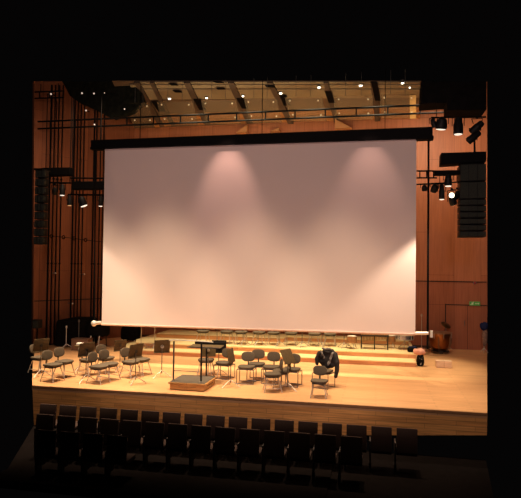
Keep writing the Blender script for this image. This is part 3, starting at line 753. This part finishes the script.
# timpani
STRUT = mat('strut_bronze', (.30, .16, .09), .5, metal=.3, noise=.2)
def timpani(label, q, s=1.):
    t = thing('kettledrum', label, 'kettledrum', q, 0, None, s)
    B().lathe([(.10, .07), (.22, .10), (.31, .20), (.355, .34), (.375, .50), (.38, .66), (.36, .665)], n=32).build('copper_bowl', COPPER, t)
    B().lathe([(.385, .655), (.395, .665), (.395, .69), (.375, .70)], n=32).build('hoop', STRUT, t)
    B().lathe([(.37, .68), (.37, .697)], n=32).build('drum_head', DRUMH, t)
    for k in range(8):
        a = 2*PI*k/8+.2; c_, s_ = math.cos(a), math.sin(a)
        B().tube((.405*c_, .405*s_, .69), (.40*c_, .40*s_, .50), .011, 6).build('tension_rod', CHROME, t)
    for k in range(6):
        a = PI/3*k+.3; c_, s_ = math.cos(a), math.sin(a)
        B().path([(.41*c_, .41*s_, .56), (.40*c_, .40*s_, .30), (.27*c_, .27*s_, .10), (.30*c_, .30*s_, .02)], .022, 6).build('strut', STRUT, t)
    B().lathe([(.30, .05), (.30, .08), (.12, .10)], n=24).build('base', SHELL, t)
    B().box((0, -.30, .06), (.12, .2, .03), rot=RX(.3)).build('pedal', STEEL, t, False)
    return t
q = atz(440, 352.5); q.z = 0
timpani('copper kettledrum on the floor right of the screen by the wall', q, 1.12)
q2 = q+Vector((.30, .75, 0))
t = thing('cymbal_stand', 'thin chrome stand with tilted dark cymbal behind the copper kettledrum', 'cymbal stand', q2)
B().tube((0, 0, .1), (0, 0, .98), .012, 8).build('pole', CHROME, t)
for k in range(3):
    a = 2*PI*k/3; B().path([(0, 0, .2), (.28*math.cos(a), .28*math.sin(a), .01)], .012, 6).build('leg', CHROME, t)
B().lathe([(.20, 0), (.19, .008), (.05, .02), (.02, .04)], (0, 0, .98), 24, RX(.5) @ RY(.4)).build('cymbal', mat('dark_bronze', (.18, .10, .04), .35, metal=.8, noise=.3), t)
# bag and pink cloth
q = atz(420.3, 366.2); q.z = 0; BAGQ = q.copy()
t = thing('bag', 'black soft bag standing on the floor at the right end of the risers', 'bag', q)
B().pad((0, 0, .215), (.27, .26, .43), e1=.75, e2=.75, n=24, fn=lambda p: Vector((p.x*(1.1-.8*(p.z+.215)), p.y*(1.1-.6*(p.z+.215)), p.z)) + Vector((0, .01*math.sin(p.z*40), 0))).build('bag_body', BLACKC, t)
B().path([(-.05, -.09, .33), (-.03, -.14, .26), (.04, -.14, .26), (.06, -.09, .33)], .010, 6).build('strap', SHELL, t)
B().box((.02, -.115, .16), (.03, .015, .20), rot=RY(.2)).build('pale_strip', mat('grey_piping', (.3, .28, .26), .7), t, False)
q = Vector((1.26, 19.35, H1))
t = tag(B().pad((0, 0, 0), (.38, .32, .20), e1=.8, e2=.8, n=28, fn=lambda p: lump(Vector((p.x*(1.15-.7*(p.z+.17)), p.y, p.z)))).build('towel', PINKC), 'crumpled pink cloth lying on top of the black bag at the riser end', 'cloth')
t.location = tuple(BAGQ+Vector((-.03, .03, .47)))
# box on the floor
t = thing('wooden_box', 'small pale tan wooden box lying on the floor right of the risers', 'box', atz(443.5, 367.5), .06)
t.location.z = 0
B().box((0, 0, .11), (.48, .26, .20), bev=.01).build('box_body', TANBOX, t)
B().box((0, 0, .218), (.50, .28, .018), bev=.004).build('lid', TANBOX, t)
B().box((.245, 0, .13), (.012, .12, .03)).build('handle', CRATEM, t, False)
# dark jacket on a stand at the far right edge
q = atz(484, 353); q.z = 0
t = thing('coat_stand', 'chrome stand at the far right edge with a navy cloth on top', 'stand', q)
B().tube((0, 0, .1), (0, 0, 1.0), .02, 8).build('pole', CHROME, t)
for k in range(3):
    a = 2*PI*k/3+.3; B().path([(0, 0, .2), (.16*math.cos(a), .16*math.sin(a), .01)], .014, 6).build('leg', METALW, t)
B().pad((0, 0, 1.02), (.30, .24, .30), e1=.8, e2=.8, n=24, fn=lump).build('navy_cloth', NAVY, t)
B().pad((.03, 0, .62), (.20, .2, .72), e1=.8, e2=.8, n=24, fn=lump).build('pale_wrap', mat('pale_wrap_cloth', (.32, .20, .15), .8, noise=.5, nscale=14), t)

# ---------------------------------------------------------------- left rear: covered piano, cases
q0_, q1_ = atz(48, 347), atz(85, 346)
t = thing('covered_piano', 'large concert instrument under a black cover by the left wall', 'covered piano', ((q0_+q1_)/2+Vector((.1, .55, 0))), 0.10)
t.location.z = 0
Wd = (q1_-q0_).length
bb = B(); n = 28; rows = []
out = []
for i in range(n):
    a = 2*PI*i/n; cx, cy2 = math.cos(a), math.sin(a)
    out.append((math.copysign(abs(cx)**.35, cx)*Wd/2, math.copysign(abs(cy2)**.4, cy2)*.60))
for (s, z) in ((1.03, .03), (1.0, .3), (.99, .7), (.98, .93), (.93, 1.0)):
    rows.append([bb.bm.verts.new((x*s*(1+.018*math.sin(i*2.7)*(1-z)), y*s*(1+.05*math.sin(i*2.7)*(1-z)), z + (.10*(x/Wd+.5) if z > .8 else 0))) for i, (x, y) in enumerate(out)])
for a, c in zip(rows[:-1], rows[1:]):
    for i in range(n): bb.bm.faces.new((a[i], a[(i+1) % n], c[(i+1) % n], c[i]))
bb.bm.faces.new(rows[-1])
bb.build('black_cover', BLACKC, t)
B().box((Wd*.1, 0, 1.07), (Wd*.5, .8, .05), bev=.02).build('raised_lid', BLACKC, t)
B().tube((-Wd*.4, -.3, 0), (-Wd*.4, -.3, .2), .04).tube((Wd*.4, -.3, 0), (Wd*.4, -.3, .2), .04).tube((0, .35, 0), (0, .35, .2), .04).build('caster_leg', SHELL, t)
q = atz(96.0, 347.5); q.z = 0
t = thing('covered_trolley', 'black covered instrument on two pale legs, under the left screen end', 'covered instrument', q, .1)
B().pad((0, .2, .66), (.84, .58, .50), e1=.4, e2=.5, n=28, fn=lump).build('black_cover', BLACKC, t)
for sx in (-.17, .17):
    B().path([(sx-.02, -.05, .46), (sx-.05, -.10, .012)], .022, 8).build('leg', METALW, t)
    B().path([(sx*1.4, .40, .46), (sx*1.5, .42, .012)], .022, 8).build('leg', SHELL, t)
q = atz(136, 343.5); q.z = 0
q = Vector((-9.9, 21.6, 0))
t = thing('covered_drum', 'black covered instrument behind the left end of the risers, under the screen', 'covered instrument', q)
B().pad((0, 0, .42), (.78, .6, .62), e1=.5, e2=.6, n=28, fn=lump).build('black_cover', BLACKC, t)
for sx in (-.25, .25):
    B().path([(sx, -.2, .2), (sx*1.1, -.24, .012)], .02, 8).build('leg', METALW, t); B().path([(sx, .2, .2), (sx*1.1, .24, .012)], .02, 8).build('leg', SHELL, t)
q = atz(78.5, 351); q.z = 0
t = thing('wooden_case', 'brown board box standing in front of the black covered piano', 'box', q+Vector((0, .25, 0)), .05)
B().box((0, 0, .21), (.66, .42, .40), bev=.01).build('box_body', CRATEM, t)
B().box((0, 0, .425), (.68, .44, .025), bev=.005).build('lid', CRATEM, t)
for s in (-1, 1): B().box((s*.335, 0, .25), (.012, .14, .03)).build('handle', STEEL, t, False)
def boom(label, x, yb, h, m):
    q = atz(x, yb); q.z = 0
    t = thing('microphone_stand', label, 'microphone stand', q)
    B().tube((0, 0, .1), (0, 0, h), .014, 8).build('pole', m, t)
    for k in range(3):
        a = 2*PI*k/3+.5; B().path([(0, 0, .18), (.28*math.cos(a), .28*math.sin(a), .012)], .013, 6).build('leg', m, t)
    B().lathe([(.02, 0), (.035, .04), (.035, .09), (.01, .12)], (0, 0, h), 12).build('top_clip', m, t)
boom('thin chrome microphone stand behind the right cable of the screen', 421.5, 352, 1.35, CHROME)
boom('thin white microphone stand in front of the black covered piano', 66, 348.5, .76, METALW)
boom('taller grey microphone stand rising behind the brown box at left', 78.5, 348.0, .98, STEEL)
q = atz(36.6, 352); 
t = thing('floor_speaker', 'small black loudspeaker on a stand at the far left edge', 'loudspeaker', (q.x, q.y, 0))
B().tube((0, 0, .03), (0, 0, .93), .03, 8).build('pole', BLACK, t)
B().box((0, 0, 1.03), (.26, .26, .32), bev=.015).build('cabinet', BLACKG, t); B().box((0, -.135, 1.03), (.2, .02, .26)).build('grill', GRILL, t, False)
B().lathe([(.16, 0), (.16, .02), (.04, .04)], n=18).build('base', BLACK, t)

# ---------------------------------------------------------------- auditorium seats (seen from behind)
def seat_proto():
    t = thing('auditorium_seat', 'proto', 'theatre seat')
    B().box((0, 0, .70), (.42, .055, .50), rot=RX(-.10), bev=.012).build('backrest', SEATC, t)
    B().box((0, .22, .43), (.42, .44, .09), bev=.02).build('seat_cushion', SEATC, t)
    B().box((-.235, .16, .40), (.035, .34, .48), bev=.01).build('armrest', SEATW, t)
    B().box((-.235, .10, .09), (.05, .16, .18)).build('pedestal', SEATW, t, False)
    return t
sp = seat_proto()
def row(n, x0, pitch, y, ztop_, rn, descr):
    for i in range(n):
        x = x0+pitch*i
        d = descr(i, n)
        s = first_or_dup(sp, (x, y, ztop_-.955), 0, d, 'dark theatre seats, '+rn)
def nth(i): return ['first', 'second', 'third', 'fourth', 'fifth', 'sixth', 'seventh', 'eighth', 'ninth', 'tenth', 'eleventh', 'twelfth', 'thirteenth', 'fourteenth', 'fifteenth', 'sixteenth', 'seventeenth', 'eighteenth'][i]
row(17, -7.62, .516, 12.1, -.08, 'row nearest the stage', lambda i, n: 'dark theatre seat in the row nearest the stage, %s from the %s' % ((nth(i), 'left') if i < 9 else (nth(n-1-i), 'right')))
row(14, -7.12, .512, 11.2, -.06, 'second row from the stage', lambda i, n: 'dark theatre seat in the second row from the stage, %s from left' % nth(i))
row(4, -6.5, .51, 10.3, -.105, 'third row from the stage', lambda i, n: 'dark theatre seat in the third row from the stage, %s from left' % nth(i))
struct('floor_riser', B().box((-4.2, 11.3, -1.04), (6.6, 2.8, .04)), CARPF)

# ---------------------------------------------------------------- light
w = bpy.data.worlds.new('world'); sc.world = w; w.use_nodes = True
w.node_tree.nodes['Background'].inputs[0].default_value = (.0014, .0012, .0012, 1); w.node_tree.nodes['Background'].inputs[1].default_value = 1
def spot(loc, tgt, power, size, blend=.3, col=(1, .78, .55), rad=.1):
    l = bpy.data.lights.new('spot', 'SPOT'); l.energy = power; l.spot_size = math.radians(size); l.spot_blend = blend; l.color = col; l.shadow_soft_size = rad
    o = bpy.data.objects.new('stage_and_fill_spot', l); C.objects.link(o); o.location = loc
    o.rotation_euler = (Vector(tgt)-Vector(loc)).to_track_quat('-Z', 'Y').to_euler(); return o
def area(loc, tgt, power, sx, sy, col, spread=180):
    l = bpy.data.lights.new('area', 'AREA'); l.energy = power; l.shape = 'RECTANGLE'; l.size = sx; l.size_y = sy; l.color = col; l.spread = math.radians(spread)
    o = bpy.data.objects.new('fill_light', l); C.objects.link(o); o.location = loc
    o.rotation_euler = (Vector(tgt)-Vector(loc)).to_track_quat('-Z', 'Y').to_euler(); return o
WARM = (1, .74, .47)
for x, k in ((-9.4, 1.9), (-6.8, 1.5), (-3.9, 1.15), (-1.2, 1.05), (1.2, .3)):
    spot((x, 13.7, 11.5), (x+.1, 14.8, 0), 3400*k, 46, .6, WARM, .25)
# behind the screen plane, over the risers
for x in (-6.6, -4.4, -2.2, .0):
    spot((x, 18.8, 11.0), (x, 19.2, 0), 4200, 40, .6, (1, .82, .52), .2)
# downlights close in front of the screen: scalloped pools of light on it
for x, pw in ((-4.62, 58), (-.22, 30)):
    spot((x, SY-1.1, 8.25), (x, SY-1.1+.342*5, 8.25-.94*5), pw*4.0, 48, .85, (1, .58, .46), .06)
# the lamp clusters left and right of the screen
spot((1.9, 16.1, 5.2), (1.4, 16.7, 0), 620, 84, .45, (1, .76, .54), .08)
spot((-9.9, 16.1, 5.1), (-9.2, 16.7, 0), 230, 84, .45, (1, .76, .54), .08)
# added fill spots over the seats, brightening stage front and seat tops
for x in (-8.2, -5.2, -2.2, .8): spot((x, 9.8, 7.5), (x, 13.3, -.4), 290, 40, .8, (1, .72, .45), .3)
# added fill from the hall toward screen and walls, cones cut above the seats
for x, e in ((-8.6, 480), (-3.3, 1250), (1.4, 850)):
    spot((x, 2.0, 6.2), (x*.9-.3, 14, 6.2), e, 65.5, .05, (1, .71, .65), .4)
# light behind the screen on ceiling and back wall
area((-3.8, 19.2, 7.3), (-3.8, 22.3, 9.9), 120, 9, .6, (1, .80, .5), 150)
area((2.2, 18.6, 9.0), (3.0, 23.7, 2.5), 600, 1.5, 1, (1, .66, .42), 130)  # added fill, brightens the right part of the back wall
area((-9.8, 17.6, 9.0), (-12, 22, 2.5), 60, 1.5, 1, (1, .66, .42), 130)  # added fill on the left wall
